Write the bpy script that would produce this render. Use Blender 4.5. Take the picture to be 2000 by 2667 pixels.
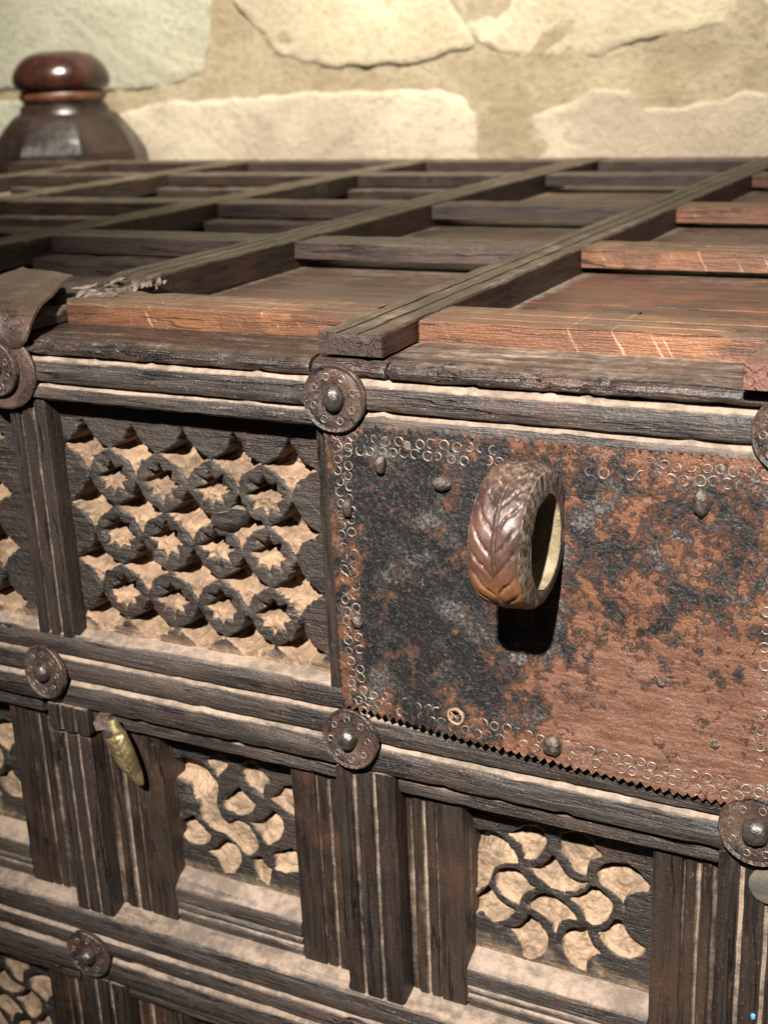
import bpy, bmesh, math, random
import numpy as np
from mathutils import Vector, noise, Matrix
for o in list(bpy.data.objects): bpy.data.objects.remove(o)
S = bpy.context.scene
COL = S.collection
R = math.radians

# ---------------------------------------------------------------- camera
cd = bpy.data.cameras.new('camera'); cam = bpy.data.objects.new('camera', cd); COL.objects.link(cam)
yaw, pitch, roll = 0.476308, 0.330905, -0.043057
fw = Vector((-math.sin(yaw)*math.cos(pitch), math.cos(yaw)*math.cos(pitch), -math.sin(pitch)))
rt = Vector((math.cos(yaw), math.sin(yaw), 0)); up = rt.cross(fw)
r2 = math.cos(roll)*rt + math.sin(roll)*up; u2 = -math.sin(roll)*rt + math.cos(roll)*up
m = Matrix((r2, u2, -fw)).transposed().to_4x4(); m.translation = (0.358316, -0.636329, 0.177822)
cam.matrix_world = m
cd.sensor_fit = 'VERTICAL'; cd.sensor_height = 36; cd.sensor_width = 27
cd.lens = 3407.18/2667*36; cd.clip_start = .01; cd.clip_end = 60
cd.dof.use_dof = True; cd.dof.focus_distance = 0.74; cd.dof.aperture_fstop = 11
S.camera = cam

# ---------------------------------------------------------------- light (a gallery spot in front, a wall washer)
w = bpy.data.worlds.new('World'); S.world = w; w.use_nodes = True
bg = w.node_tree.nodes['Background']; bg.inputs[0].default_value = (1.0, .96, .88, 1); bg.inputs[1].default_value = .055
def lamp(name, kind, loc, target, power, col, **kw):
    d = bpy.data.lights.new(name, kind); d.energy = power; d.color = col
    for k, v in kw.items(): setattr(d, k, v)
    o = bpy.data.objects.new(name, d); COL.objects.link(o); o.location = loc
    o.rotation_euler = (Vector(target)-Vector(loc)).to_track_quat('-Z', 'Y').to_euler(); return o
ld = Vector((-.14, 1, -.88)).normalized()
tgt = Vector((.17, .03, -.02))
lamp('key_spot', 'SPOT', tgt-ld*2.3, tgt, 960, (1, .945, .885), spot_size=R(34), spot_blend=1.0, shadow_soft_size=.03)
lamp('wall_washer', 'SPOT', (-.25, -.05, 2.15), (-.85, 1.6, .22), 880, (1, .92, .78), spot_size=R(56), spot_blend=1.0, shadow_soft_size=.05)
S.view_settings.view_transform = 'Standard'; S.view_settings.look = 'None'
S.view_settings.exposure = .22; S.view_settings.gamma = 1; S.view_settings.use_curve_mapping = False
S.render.engine = 'CYCLES'

# ---------------------------------------------------------------- node helpers
class T:
    def __init__(s, name):
        s.m = bpy.data.materials.new(name); s.m.use_nodes = True; s.n = s.m.node_tree.nodes; s.l = s.m.node_tree.links
        s.b = s.n['Principled BSDF']
    def put(s, sock, v):
        if isinstance(v, bpy.types.NodeSocket): s.l.new(v, sock)
        elif isinstance(v, (tuple, list)):
            sock.default_value = tuple(v)+(1,) if len(v) == 3 and len(sock.default_value) == 4 else tuple(v)
        else: sock.default_value = v
    def node(s, t, **kw):
        n = s.n.new(t)
        for k, v in kw.items(): setattr(n, k, v)
        return n
    def coord(s, scale=(1, 1, 1), rnd=True):
        tc = s.node('ShaderNodeTexCoord'); mp = s.node('ShaderNodeMapping'); mp.inputs['Scale'].default_value = scale
        v = tc.outputs['Object']
        if rnd:
            oi = s.node('ShaderNodeObjectInfo'); k = s.node('ShaderNodeVectorMath', operation='SCALE')
            k.inputs[0].default_value = (3.1, 1.7, 2.3); s.l.new(oi.outputs['Random'], k.inputs[3])
            a = s.node('ShaderNodeVectorMath', operation='ADD'); s.l.new(v, a.inputs[0]); s.l.new(k.outputs[0], a.inputs[1]); v = a.outputs[0]
        s.l.new(v, mp.inputs[0]); return mp.outputs[0]
    def noise(s, vec, scale, detail=5, rough=.6, dist=0):
        n = s.node('ShaderNodeTexNoise'); s.l.new(vec, n.inputs['Vector'])
        n.inputs['Scale'].default_value = scale; n.inputs['Detail'].default_value = detail
        n.inputs['Roughness'].default_value = rough; n.inputs['Distortion'].default_value = dist
        return n.outputs[0]
    def step(s, v, a, b, lo=0., hi=1.):
        n = s.node('ShaderNodeMapRange', interpolation_type='SMOOTHSTEP'); s.put(n.inputs[0], v)
        for i, x in enumerate((a, b, lo, hi)): s.put(n.inputs[i+1], x)
        return n.outputs[0]
    def mth(s, op, a, b=0., c=0.):
        n = s.node('ShaderNodeMath', operation=op); s.put(n.inputs[0], a); s.put(n.inputs[1], b); s.put(n.inputs[2], c); return n.outputs[0]
    def mix(s, f, a, b):
        n = s.node('ShaderNodeMix', data_type='RGBA'); s.put(n.inputs[0], f)
        s.put(n.inputs[6], a); s.put(n.inputs[7], b); return n.outputs[2]
    def attr(s, name):
        n = s.node('ShaderNodeAttribute'); n.attribute_name = name; return n.outputs['Fac']
    def nz(s):
        g = s.node('ShaderNodeNewGeometry'); x = s.node('ShaderNodeSeparateXYZ'); s.l.new(g.outputs['Normal'], x.inputs[0]); return x.outputs[2]
    def xyz(s):
        tc = s.node('ShaderNodeTexCoord'); x = s.node('ShaderNodeSeparateXYZ'); s.l.new(tc.outputs['Object'], x.inputs[0]); return x.outputs
    def bump(s, h, strength, dist, prev=None):
        n = s.node('ShaderNodeBump'); s.put(n.inputs['Strength'], strength); n.inputs['Distance'].default_value = dist
        s.l.new(h, n.inputs['Height'])
        if prev is not None: s.l.new(prev, n.inputs['Normal'])
        return n.outputs[0]
    def out(s, col=None, rough=None, metal=None, normal=None, spec=None):
        for k, v in (('Base Color', col), ('Roughness', rough), ('Metallic', metal), ('Normal', normal), ('Specular IOR Level', spec)):
            if v is not None: s.put(s.b.inputs[k], v)
        return s.m

DUST = (.285, .212, .158); DUST2 = (.40, .29, .20)
def wood(name, axis, dark, mid, red, dcol=DUST, dup=.85, redamt=.25, fib=(.27, .215, .17), fibamt=.65, rough=.42, dbias=0., saw=0., zdust=None, walls=False, bumpd=0.):
    t = T(name); st = {'x': (.07, 1, 1), 'y': (1, .07, 1), 'z': (1, 1, .07)}[axis]
    c = t.coord(st); ci = t.coord((1, 1, 1))
    g = t.noise(c, 260, 6, .65, .4); f = t.noise(c, 1100, 3, .6); bl = t.noise(ci, 17, 5, .6); sp = t.noise(ci, 420, 4, .7)
    col = t.mix(t.step(g, .32, .72), dark, mid)
    col = t.mix(t.mth('MULTIPLY', t.step(bl, .5, .68), redamt), col, red)
    wr = t.step(t.noise(ci, 11, 4, .6), .40, .60)
    col = t.mix(t.mth('MULTIPLY', t.step(t.noise(ci, 6, 3, .6), .48, .66), .55), col, tuple(x*1.1 for x in mid))
    fibamt = t.mth('MULTIPLY', t.mth('ADD', t.mth('MULTIPLY', wr, .8), .2), fibamt)
    fm = t.mth('MULTIPLY', t.step(t.mth('ADD', t.mth('MULTIPLY', f, .55), t.mth('MULTIPLY', sp, .45)), .55, .70), fibamt)
    col = t.mix(fm, col, fib)
    ck = t.noise(t.coord({'x': (.05, 1, 1), 'y': (1, .05, 1), 'z': (1, 1, .05)}[axis]), 95, 3, .5, .3); crack = t.mth('MULTIPLY', t.step(t.mth('ABSOLUTE', t.mth('SUBTRACT', ck, .5)), .016, .004), wr)
    if saw:
        x, y, z = t.xyz(); cb = t.node('ShaderNodeCombineXYZ'); t.put(cb.inputs[0], t.mth('ADD', x, t.mth('MULTIPLY', z, .55))); t.put(cb.inputs[1], t.mth('MULTIPLY', z, .12))
        col = t.mix(t.mth('MULTIPLY', t.mth('MULTIPLY', t.step(t.noise(cb.outputs[0], 190, 4, .7), .60, .66), t.step(bl, .4, .6)), saw), col, (.42, .27, .19))
    up_ = t.step(t.nz(), .25, .95); dn = t.mth('ADD', t.mth('MULTIPLY', t.noise(c, 120, 6, .7), .6), t.mth('MULTIPLY', t.noise(ci, 75, 6, .75), .4)); dn2 = t.noise(ci, 9, 3, .5)
    v = t.mth('ADD', t.mth('MULTIPLY', up_, dup), t.attr('dust'))
    v = t.mth('ADD', v, t.mth('MULTIPLY', t.mth('SUBTRACT', dn, .53), 3.0))
    v = t.mth('ADD', v, t.mth('MULTIPLY', t.mth('SUBTRACT', dn2, .5+dbias), .8))
    if walls:
        g_ = t.node('ShaderNodeNewGeometry'); sx = t.node('ShaderNodeSeparateXYZ'); t.l.new(g_.outputs['True Normal'], sx.inputs[0])
        wl = t.mth('MULTIPLY', t.step(t.mth('ABSOLUTE', sx.outputs[1]), .75, .3), t.step(sx.outputs[2], -.55, .1)); v = t.mth('ADD', v, t.mth('MULTIPLY', wl, .95))
    if zdust:
        zz = t.xyz()[2]; v = t.mth('ADD', v, t.mth('MULTIPLY', t.step(zz, zdust[0], zdust[1]), .95)); v = t.mth('ADD', v, t.mth('MULTIPLY', t.step(t.noise(ci, 34, 5, .65), .50, .70), .5))
    dm = t.step(v, .34, 1.15)
    dc = t.mix(t.step(t.mth('ADD', t.mth('MULTIPLY', t.noise(ci, 130, 5, .7), .5), t.mth('MULTIPLY', t.noise(ci, 24, 4, .6), .5)), .38, .62), dcol, tuple(x*.42 for x in dcol))
    col = t.mix(t.mth('MULTIPLY', dm, .88), col, dc)
    col = t.mix(t.mth('MULTIPLY', t.mth('MULTIPLY', crack, t.mth('SUBTRACT', 1., dm)), .85), col, (.004, .003, .003))
    h = t.mth('SUBTRACT', t.mth('ADD', t.mth('MULTIPLY', g, .6), t.mth('MULTIPLY', f, .4)), t.mth('MULTIPLY', t.mth('MULTIPLY', crack, t.mth('SUBTRACT', 1., dm)), .8))
    h = t.mth('MULTIPLY', h, t.step(dm, .95, .3, .35, 1.))
    n = t.bump(h, 1., .0016); n = t.bump(sp, .7, .0009, n)
    if bumpd: n = t.bump(t.noise(ci, 240, 6, .7), .7, .0014, n)
    return t.out(col, t.mth('ADD', t.mth('MULTIPLY', dm, .4), rough), 0, n, .45)
DK, MD, RD = (.0075, .0060, .0052), (.031, .0230, .0185), (.065, .028, .018)
M = {}
for ax in 'xyz': M['dark_'+ax] = wood('dark_wood_'+ax, ax, DK, MD, RD, fibamt=.32 if ax == 'z' else .6)
M['rail'] = wood('rail_wood', 'x', (.0085, .0068, .0060), (.052, .041, .034), (.095, .045, .03), dup=.62)
M['nose'] = wood('nosing_wood', 'x', (.010, .0075, .0062), (.040, .027, .021), (.09, .038, .026), dup=.20, redamt=.5, rough=.27)
M['bead_x'] = wood('bead_wood_x', 'x', (.05, .03, .02), (.15, .09, .055), (.2, .09, .05), dup=.8, redamt=.5)
M['bead_z'] = wood('bead_wood_z', 'z', (.05, .03, .02), (.15, .09, .055), (.2, .09, .05), dup=.8, redamt=.5)
M['lid_x'] = wood('lid_cross_wood', 'x', (.036, .015, .008), (.125, .051, .022), (.25, .105, .042), dcol=(.135, .105, .066), dup=.85, redamt=.8, fib=(.22, .135, .088), fibamt=.4, rough=.42, saw=.6)
M['lid_dull'] = wood('lid_dull_wood', 'x', (.013, .009, .0075), (.048, .031, .024), (.085, .036, .024), dcol=(.150, .118, .078), dup=.8, redamt=.5, fibamt=.5)
M['lid_y'] = wood('lid_long_wood', 'y', (.011, .0072, .0055), (.038, .023, .0155), (.075, .029, .017), dcol=(.155, .121, .078), dup=.85, redamt=.5, fib=(.3, .2, .14), fibamt=.4)
M['plank'] = wood('lid_plank_wood', 'x', (.034, .017, .0115), (.092, .042, .026), (.14, .050, .026), dcol=(.20, .155, .11), dup=.28, redamt=.8, fib=(.26, .17, .12), fibamt=.4, rough=.40)
M['plank_grey'] = wood('lid_plank_grey_wood', 'x', (.032, .020, .014), (.085, .052, .036), (.12, .05, .028), dcol=(.20, .15, .10), dup=.30, redamt=.5, fib=(.22, .16, .12), fibamt=.4, rough=.40)
M['lid_y_red'] = wood('lid_red_end_wood', 'y', (.05, .022, .016), (.15, .065, .045), (.2, .08, .05), dcol=(.135, .105, .066), dup=.8, redamt=.6)
M['star'] = wood('star_panel_wood', 'x', DK, (.040, .031, .025), RD, zdust=(-.166, -.190), dcol=(.315, .203, .122), bumpd=1.)
M['leafp'] = wood('leaf_panel_wood', 'x', DK, (.034, .026, .021), RD, zdust=(-.352, -.378), dcol=(.345, .235, .147), bumpd=1.)
def dustmat():
    t = T('dust'); c = t.coord((1, 1, 1)); a = t.noise(c, 60, 6, .65); b = t.noise(c, 500, 5, .75); e = t.noise(c, 22, 4, .5)
    col = t.mix(t.step(a, .35, .7), (.345, .220, .130), (.20, .122, .074))
    col = t.mix(t.mth('MULTIPLY', t.step(e, .55, .7), .7), col, (.27, .145, .09))
    col = t.mix(t.step(b, .62, .75), col, (.43, .31, .20))
    n = t.bump(a, .9, .004); n = t.bump(b, .8, .0012, n)
    return t.out(col, .9, 0, n, .2)
M['dust'] = dustmat()
def iron(name, plate=False, rustamt=0., dull=False):
    t = T(name); c = t.coord((1, 1, 1), not plate); n1 = t.noise(c, 48, 9, .68, .2); n2 = t.noise(c, 430, 4, .75); n3 = t.noise(c, 90, 6, .7)
    n4 = t.noise(c, 26, 5, .6); cx = t.coord((.12, 1, 1), not plate); gr = t.noise(cx, 420, 4, .6)
    if plate:
        x, y, z = t.xyz()
        b = t.step(x, .07, .19, -.105, -.012)
        lr = t.mth('MULTIPLY', t.step(x, .10, .165), t.step(z, -.095, -.145))
        b = t.mth('ADD', b, t.mth('MULTIPLY', lr, .12))
        b = t.mth('ADD', b, t.mth('MULTIPLY', t.step(x, .022, .004), .10))
        b = t.mth('ADD', b, t.mth('MULTIPLY', t.step(z, -.150, -.195), .07))
        b = t.mth('ADD', b, t.mth('MULTIPLY', t.step(z, -.033, -.015), .08))
    else: b = rustamt; lr = 0.
    n5 = t.noise(c, 170, 7, .72); n6 = t.noise(c, 900, 3, .7)
    f = t.mth('ADD', t.mth('ADD', t.mth('MULTIPLY', n1, .85), b), t.mth('ADD', .075, t.mth('MULTIPLY', t.mth('SUBTRACT', n5, .5), .85)))
    brown = t.step(f, .435, .485); rust = t.step(f, .485, .545)
    blk = t.mix(t.step(n2, .54, .74), (.016, .0148, .0145), (.105, .094, .084))  # black iron, with pale glints of its rough surface painted in
    blk = t.mix(t.mth('MULTIPLY', t.step(n4, .50, .64), .9), blk, t.mix(t.step(n2, .40, .64), (.034, .030, .028), (.175, .155, .138)))
    rc = t.mix(t.step(n3, .35, .65), (.142, .057, .026), (.072, .032, .020))
    rc = t.mix(t.mth('MULTIPLY', t.step(gr, .45, .62), .55), rc, (.150, .076, .046))
    if plate: rc = t.mix(t.mth('MULTIPLY', lr, .65), rc, t.mix(t.step(gr, .36, .64), (.085, .042, .028), (.175, .090, .060)))
    if dull: rc = t.mix(t.step(n5, .36, .62), (.095, .052, .034), (.038, .024, .019))
    rc = t.mix(t.mth('MULTIPLY', t.step(n5, .60, .68), t.mth('SUBTRACT', .8, t.mth('MULTIPLY', lr, .5))), rc, (.035, .024, .02))
    col = t.mix(brown, blk, t.mix(t.step(n5, .4, .6), (.085, .045, .032), (.045, .030, .026))); col = t.mix(rust, col, rc)
    col = t.mix(t.mth('MULTIPLY', t.step(n6, .66, .78), .35), col, (.42, .36, .31))  # fine specular sparkle put into the base colour as light speckle
    if dull: col = t.mix(t.mth('MULTIPLY', t.step(t.mth('ADD', n4, t.mth('MULTIPLY', n5, .4)), .66, .9), .28), col, (.22, .17, .13))
    h = t.mth('ADD', t.mth('MULTIPLY', rust, -.4), t.mth('ADD', t.mth('MULTIPLY', n2, .5), t.mth('MULTIPLY', n5, .5)))
    n = t.bump(h, 1., .0014); n = t.bump(n3, .5, .0016, n); n = t.bump(n6, .4, .0004, n)
    return t.out(col, t.step(n2, .3, .7, .24, .44), t.mth('ADD', .18, t.mth('MULTIPLY', t.mth('SUBTRACT', 1., rust), .22)), n, .65)
M['plate'] = iron('plate_iron', True); M['iron'] = iron('stud_iron', False, .02, True); M['iron_rust'] = iron('strap_iron', False, .10, True)
def simple(name, c1, c2, sc, rough, metal, bstr=.4, bd=.0008, spec=.5, bsc=None):
    t = T(name); c = t.coord(); a = t.noise(c, sc, 6, .65); b = t.noise(c, bsc or sc*6, 4, .7)
    return t.out(t.mix(t.step(a, .35, .65), c1, c2), t.step(b, .3, .7, rough*.8, rough*1.25), metal, t.bump(b, bstr, bd), spec)
M['ring'] = simple('worn_ring_metal', (.30, .245, .20), (.06, .047, .04), 260, .34, .5)
M['iron_black'] = simple('boss_iron', (.030, .026, .024), (.085, .068, .056), 230, .27, .45, .7, .0010, .7, 340)
def loopmat():
    t = T('loop_bronze'); c = t.coord(); a = t.noise(c, 38, 7, .65); b = t.noise(c, 300, 5, .75); x, y, z = t.xyz()
    col = t.mix(t.step(a, .38, .62), (.030, .018, .015), (.095, .046, .031))
    col = t.mix(t.mth('MULTIPLY', t.step(z, -.060, -.082), .8), col, t.mix(t.step(a, .4, .6), (.36, .165, .06), (.22, .09, .035)))
    col = t.mix(t.step(t.mth('ADD', t.attr('dust'), t.mth('MULTIPLY', t.mth('SUBTRACT', b, .5), .8)), .3, .8), col, t.mix(t.step(b, .4, .62), (.035, .028, .022), (.20, .155, .115)))
    n = t.bump(a, .35, .002); n = t.bump(b, .45, .0006, n)
    return t.out(col, t.step(b, .3, .75, .34, .60), .22, n, .55)
M['loop'] = loopmat()
M['lining'] = simple('loop_lining_crust', (.24, .185, .11), (.12, .095, .052), 70, .9, 0, .8, .0015)
M['plug'] = simple('plug_wood', (.10, .085, .06), (.05, .045, .035), 60, .7, 0)
M['rivet'] = simple('rivet_iron', (.115, .085, .065), (.028, .021, .018), 260, .32, .4, .9, .0015, .6, 420)
M['brass'] = simple('old_brass', (.36, .285, .14), (.17, .13, .065), 70, .40, .75, .35, .0005)
M['finial'] = simple('finial_wood', (.045, .014, .009), (.016, .007, .006), 26, .22, 0, .25, .002, .6, 60)
M['finial_low'] = simple('post_wood', (.028, .0165, .0135), (.009, .0058, .005), 16, .34, 0, .25, .004, .5, 30)
M['finial_band'] = simple('post_band_wood', (.12, .048, .025), (.05, .02, .013), 30, .4, 0, .3, .002)
M['blue'] = simple('blue_paint', (.10, .30, .55), (.06, .2, .4), 100, .6, 0)
M['fibre'] = simple('torn_fibre', (.17, .125, .095), (.04, .03, .024), 120, .55, 0, .8, .001)
def stonemat(name, c1, c2, c3, sc=7):
    t = T(name); c = t.coord(); a = t.noise(c, sc, 7, .6, .3); b = t.noise(c, 75, 6, .7); e = t.noise(c, 2.6, 3, .5); g = t.noise(c, 300, 3, .7)
    col = t.mix(t.step(a, .36, .62), c1, c2); col = t.mix(t.step(e, .5, .68), col, c3)
    col = t.mix(t.mth('MULTIPLY', t.step(b, .50, .66), .6), col, tuple(x*.68 for x in c2))
    col = t.mix(t.mth('MULTIPLY', t.step(g, .6, .75), .4), col, tuple(min(1, x*1.3) for x in c1))
    n = t.bump(a, .6, .012); n = t.bump(b, .7, .006, n); n = t.bump(g, .6, .0025, n)
    return t.out(col, .9, 0, n, .15)
M['stone'] = stonemat('limestone', (.585, .52, .385), (.50, .43, .305), (.45, .38, .28))
M['stone_warm'] = stonemat('limestone_warm', (.60, .53, .42), (.52, .45, .345), (.43, .355, .28))
M['stone_green_lit'] = stonemat('limestone_green_lit', (.47, .465, .37), (.41, .405, .315), (.52, .465, .36))  # greenish light on the left-hand stones, painted into the limestone colour
M['mortar'] = stonemat('mortar', (.42, .355, .25), (.33, .27, .18), (.45, .395, .295), 11)
M['floor'] = stonemat('floor_stone', (.16, .14, .11), (.12, .10, .08), (.14, .12, .09))

# ---------------------------------------------------------------- mesh helpers
def link(name, me, mat, parent=None):
    o = bpy.data.objects.new(name, me); COL.objects.link(o)
    if mat is not None:
        me.materials.clear(); me.materials.append(M[mat])
    if parent is not None: o.parent = parent
    return o
def finish(bm, name, dust=None, smooth=30):
    bmesh.ops.recalc_face_normals(bm, faces=bm.faces)
    me = bpy.data.meshes.new(name); bm.to_mesh(me); bm.free()
    a = me.attributes.new('dust', 'FLOAT', 'POINT')
    if dust: a.data.foreach_set('value', dust)
    if smooth:
        me.polygons.foreach_set('use_smooth', [True]*len(me.polygons)); me.set_sharp_from_angle(angle=R(smooth))
    return me
def build(verts, faces, name, dust=None, smooth=30):
    bm = bmesh.new(); vs = [bm.verts.new(v) for v in verts]
    for f in faces:
        try: bm.faces.new([vs[i] for i in f])
        except ValueError: pass
    return finish(bm, name, dust, smooth)
def fr(p, k): return noise.noise(p*k)
def sweep(name, prof, axis, s0, s1, mat, parent, step=.007, amp=.00035, low=.0006, chip=0., seed=0., top=None, enddust=0., dustf=None):
    """closed profile (a, b, dust, edge) swept along an axis, wobbling like hand-cut timber"""
    n = max(2, int((s1-s0)/step)); ca = sum(p[0] for p in prof)/len(prof); cb = sum(p[1] for p in prof)/len(prof)
    ss = [(s0, .97), (s0+.0012, 1)] + [(s0+(s1-s0)*i/n, 1) for i in range(1, n)] + [(s1-.0012, 1), (s1, .97)]
    V, F, D = [], [], []; k = len(prof)
    for s, sc in ss:
        la = noise.noise(Vector((s*3.1, seed, 1.3)))*low; lb = noise.noise(Vector((s*3.1, seed, 7.7)))*low
        for j, p in enumerate(prof):
            a, b = ca+(p[0]-ca)*sc, cb+(p[1]-cb)*sc
            q = Vector((s*70, a*160+seed, b*160)); q2 = Vector((s*260, a*400, b*400+seed))
            a += la + noise.noise(q)*amp + noise.noise(q2)*amp*.5; b += lb + noise.noise(q+Vector((9, 9, 9)))*amp
            e = p[3] if len(p) > 3 else 0
            if e and chip:
                c = max(0, noise.noise(Vector((s*75, seed+3, p[1]*90)))+.5*noise.noise(Vector((s*210, seed, p[1]*90)))-.22)*chip*e
                a += (ca-a)/abs(ca-a+1e-9)*c*.6 if abs(ca-a) > 1e-6 else 0; b += (cb-b)/(abs(cb-b)+1e-9)*c
            if top: a, b = top(s, a, b)
            V.append({'x': (s, a, b), 'y': (a, s, b), 'z': (a, b, s)}[axis]); D.append((p[2]*.80 if len(p) > 2 else 0)+(dustf(s, p) if dustf else 0)+enddust*max(0, 1-min(s-s0, s1-s)/.014))
    for i in range(len(ss)-1):
        for j in range(k): F.append((i*k+j, i*k+(j+1) % k, (i+1)*k+(j+1) % k, (i+1)*k+j))
    F.append(tuple(range(k))); F.append(tuple(range((len(ss)-1)*k, len(ss)*k)))
    return link(name, build(V, F, name, D), mat, parent)
def board(u0, u1, w0, w1, grooves=(), bev=.0012, d0=0.):
    """cross-section, u across, w outward (w1 = show face) with dusty grooves (centre, half width, depth)"""
    P = [(u0, w0, 0), (u0, w1-bev, 0, 1), (u0+bev, w1, 0, 1)]
    for c, h, d in grooves: P += [(c-h, w1, 0), (c-h*.55, w1-d, 1.1), (c+h*.55, w1-d, 1.1), (c+h, w1, 0)]
    return P + [(u1-bev, w1, 0, 1), (u1, w1-bev, 0, 1), (u1, w0, 0)]
def flipw(P): return [(p[0], -p[1])+tuple(p[2:]) for p in P]
def rnd_outline(P, seg, amp, seed, freq=40):
    out = []
    for i in range(len(P)):
        a, b = Vector((*P[i], 0)), Vector((*P[(i+1) % len(P)], 0)); n = max(1, int((b-a).length/seg))
        for j in range(n):
            q = a.lerp(b, j/n); d = Vector((noise.noise(q*freq+Vector((seed, 0, 0))), noise.noise(q*freq+Vector((0, seed, 5))), 0))*amp
            d += Vector((noise.noise(q*freq*3+Vector((seed, 0, 0))), noise.noise(q*freq*3+Vector((0, seed, 5))), 0))*amp*.4
            out.append((q.x+d.x, q.y+d.y))
    return out
def crom(P, k=4):
    """smooth closed outline that keeps its sharp cusps"""
    n = len(P); pts = [Vector(p) for p in P]; out = []
    tan = []
    for i in range(n):
        a, b = pts[i]-pts[i-1], pts[(i+1) % n]-pts[i]
        sharp = a.length < 1e-9 or b.length < 1e-9 or a.angle(b) > R(58)
        tan.append(None if sharp else (pts[(i+1) % n]-pts[i-1])*.5)
    for i in range(n):
        p0, p1 = pts[i], pts[(i+1) % n]; ch = p1-p0; t0 = tan[i] or ch*.8; t1 = tan[(i+1) % n] or ch*.8
        for j in range(k):
            t = j/k; out.append(tuple((2*t**3-3*t*t+1)*p0+(t**3-2*t*t+t)*t0+(-2*t**3+3*t*t)*p1+(t**3-t*t)*t1))
    return out
def plate2d(name, outer, holes, thick, bev=.0004):
    """flat piece with holes in the x-z plane; front at y = 0, back at y = thick"""
    cu = bpy.data.curves.new('tmp', 'CURVE'); cu.dimensions = '2D'; cu.fill_mode = 'BOTH'; cu.extrude = thick/2-bev; cu.bevel_depth = bev; cu.bevel_resolution = 0
    cu.offset = -bev
    for P in [outer]+holes:
        sp = cu.splines.new('POLY'); sp.points.add(len(P)-1); sp.use_cyclic_u = True
        for q, p in zip(sp.points, P): q.co = (p[0], p[1], 0, 1)
    o = bpy.data.objects.new('tmp', cu); COL.objects.link(o); bpy.context.view_layer.update()
    me0 = bpy.data.meshes.new_from_object(o.evaluated_get(bpy.context.evaluated_depsgraph_get()))
    bpy.data.objects.remove(o); bm = bmesh.new(); bm.from_mesh(me0)
    for v in bm.verts: x, y, z = v.co; v.co = (x, thick/2-z, y)
    bmesh.ops.remove_doubles(bm, verts=bm.verts, dist=1e-6)
    return finish(bm, name, None, 30)
def lathe(name, prof, seg=32, axis='y', sq=1.0, wob=0., seed=0):
    """profile (radius, height) turned; axis y: height runs towards the viewer (-y)"""
    V, F = [], []; k = len(prof)
    for i in range(seg):
        t = 2*math.pi*i/seg; w_ = 1+wob*noise.noise(Vector((math.cos(t)*1.5, math.sin(t)*1.5, seed)))
        for r, h in prof:
            c, s_ = r*math.cos(t)*w_, r*math.sin(t)*w_*sq
            V.append((c, -h, s_) if axis == 'y' else (c, s_, h))
    for i in range(seg):
        for j in range(k-1):
            F.append((i*k+j, ((i+1) % seg)*k+j, ((i+1) % seg)*k+j+1, i*k+j+1))
    bm = bmesh.new(); vs = [bm.verts.new(v) for v in V]
    for f in F: bm.faces.new([vs[i] for i in f])
    bmesh.ops.remove_doubles(bm, verts=bm.verts, dist=1e-6)
    return finish(bm, name, None, 35)
def tag(o, label=None, cat=None, group=None, kind=None):
    for k, v in (('label', label), ('category', cat), ('group', group), ('kind', kind)):
        if v: o[k] = v
    return o
def cp(o, parent=None, loc=None):
    c = o.copy(); COL.objects.link(c); c.parent = parent if parent else o.parent
    if loc is not None: c.location = loc
    return c
def cptree(o, parent, off):
    c = o.copy(); COL.objects.link(c); c.parent = parent; c.matrix_parent_inverse = CINV; c.location = o.location+Vector(off)
    for ch in o.children:
        d = ch.copy(); COL.objects.link(d); d.parent = c
    return c

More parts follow.
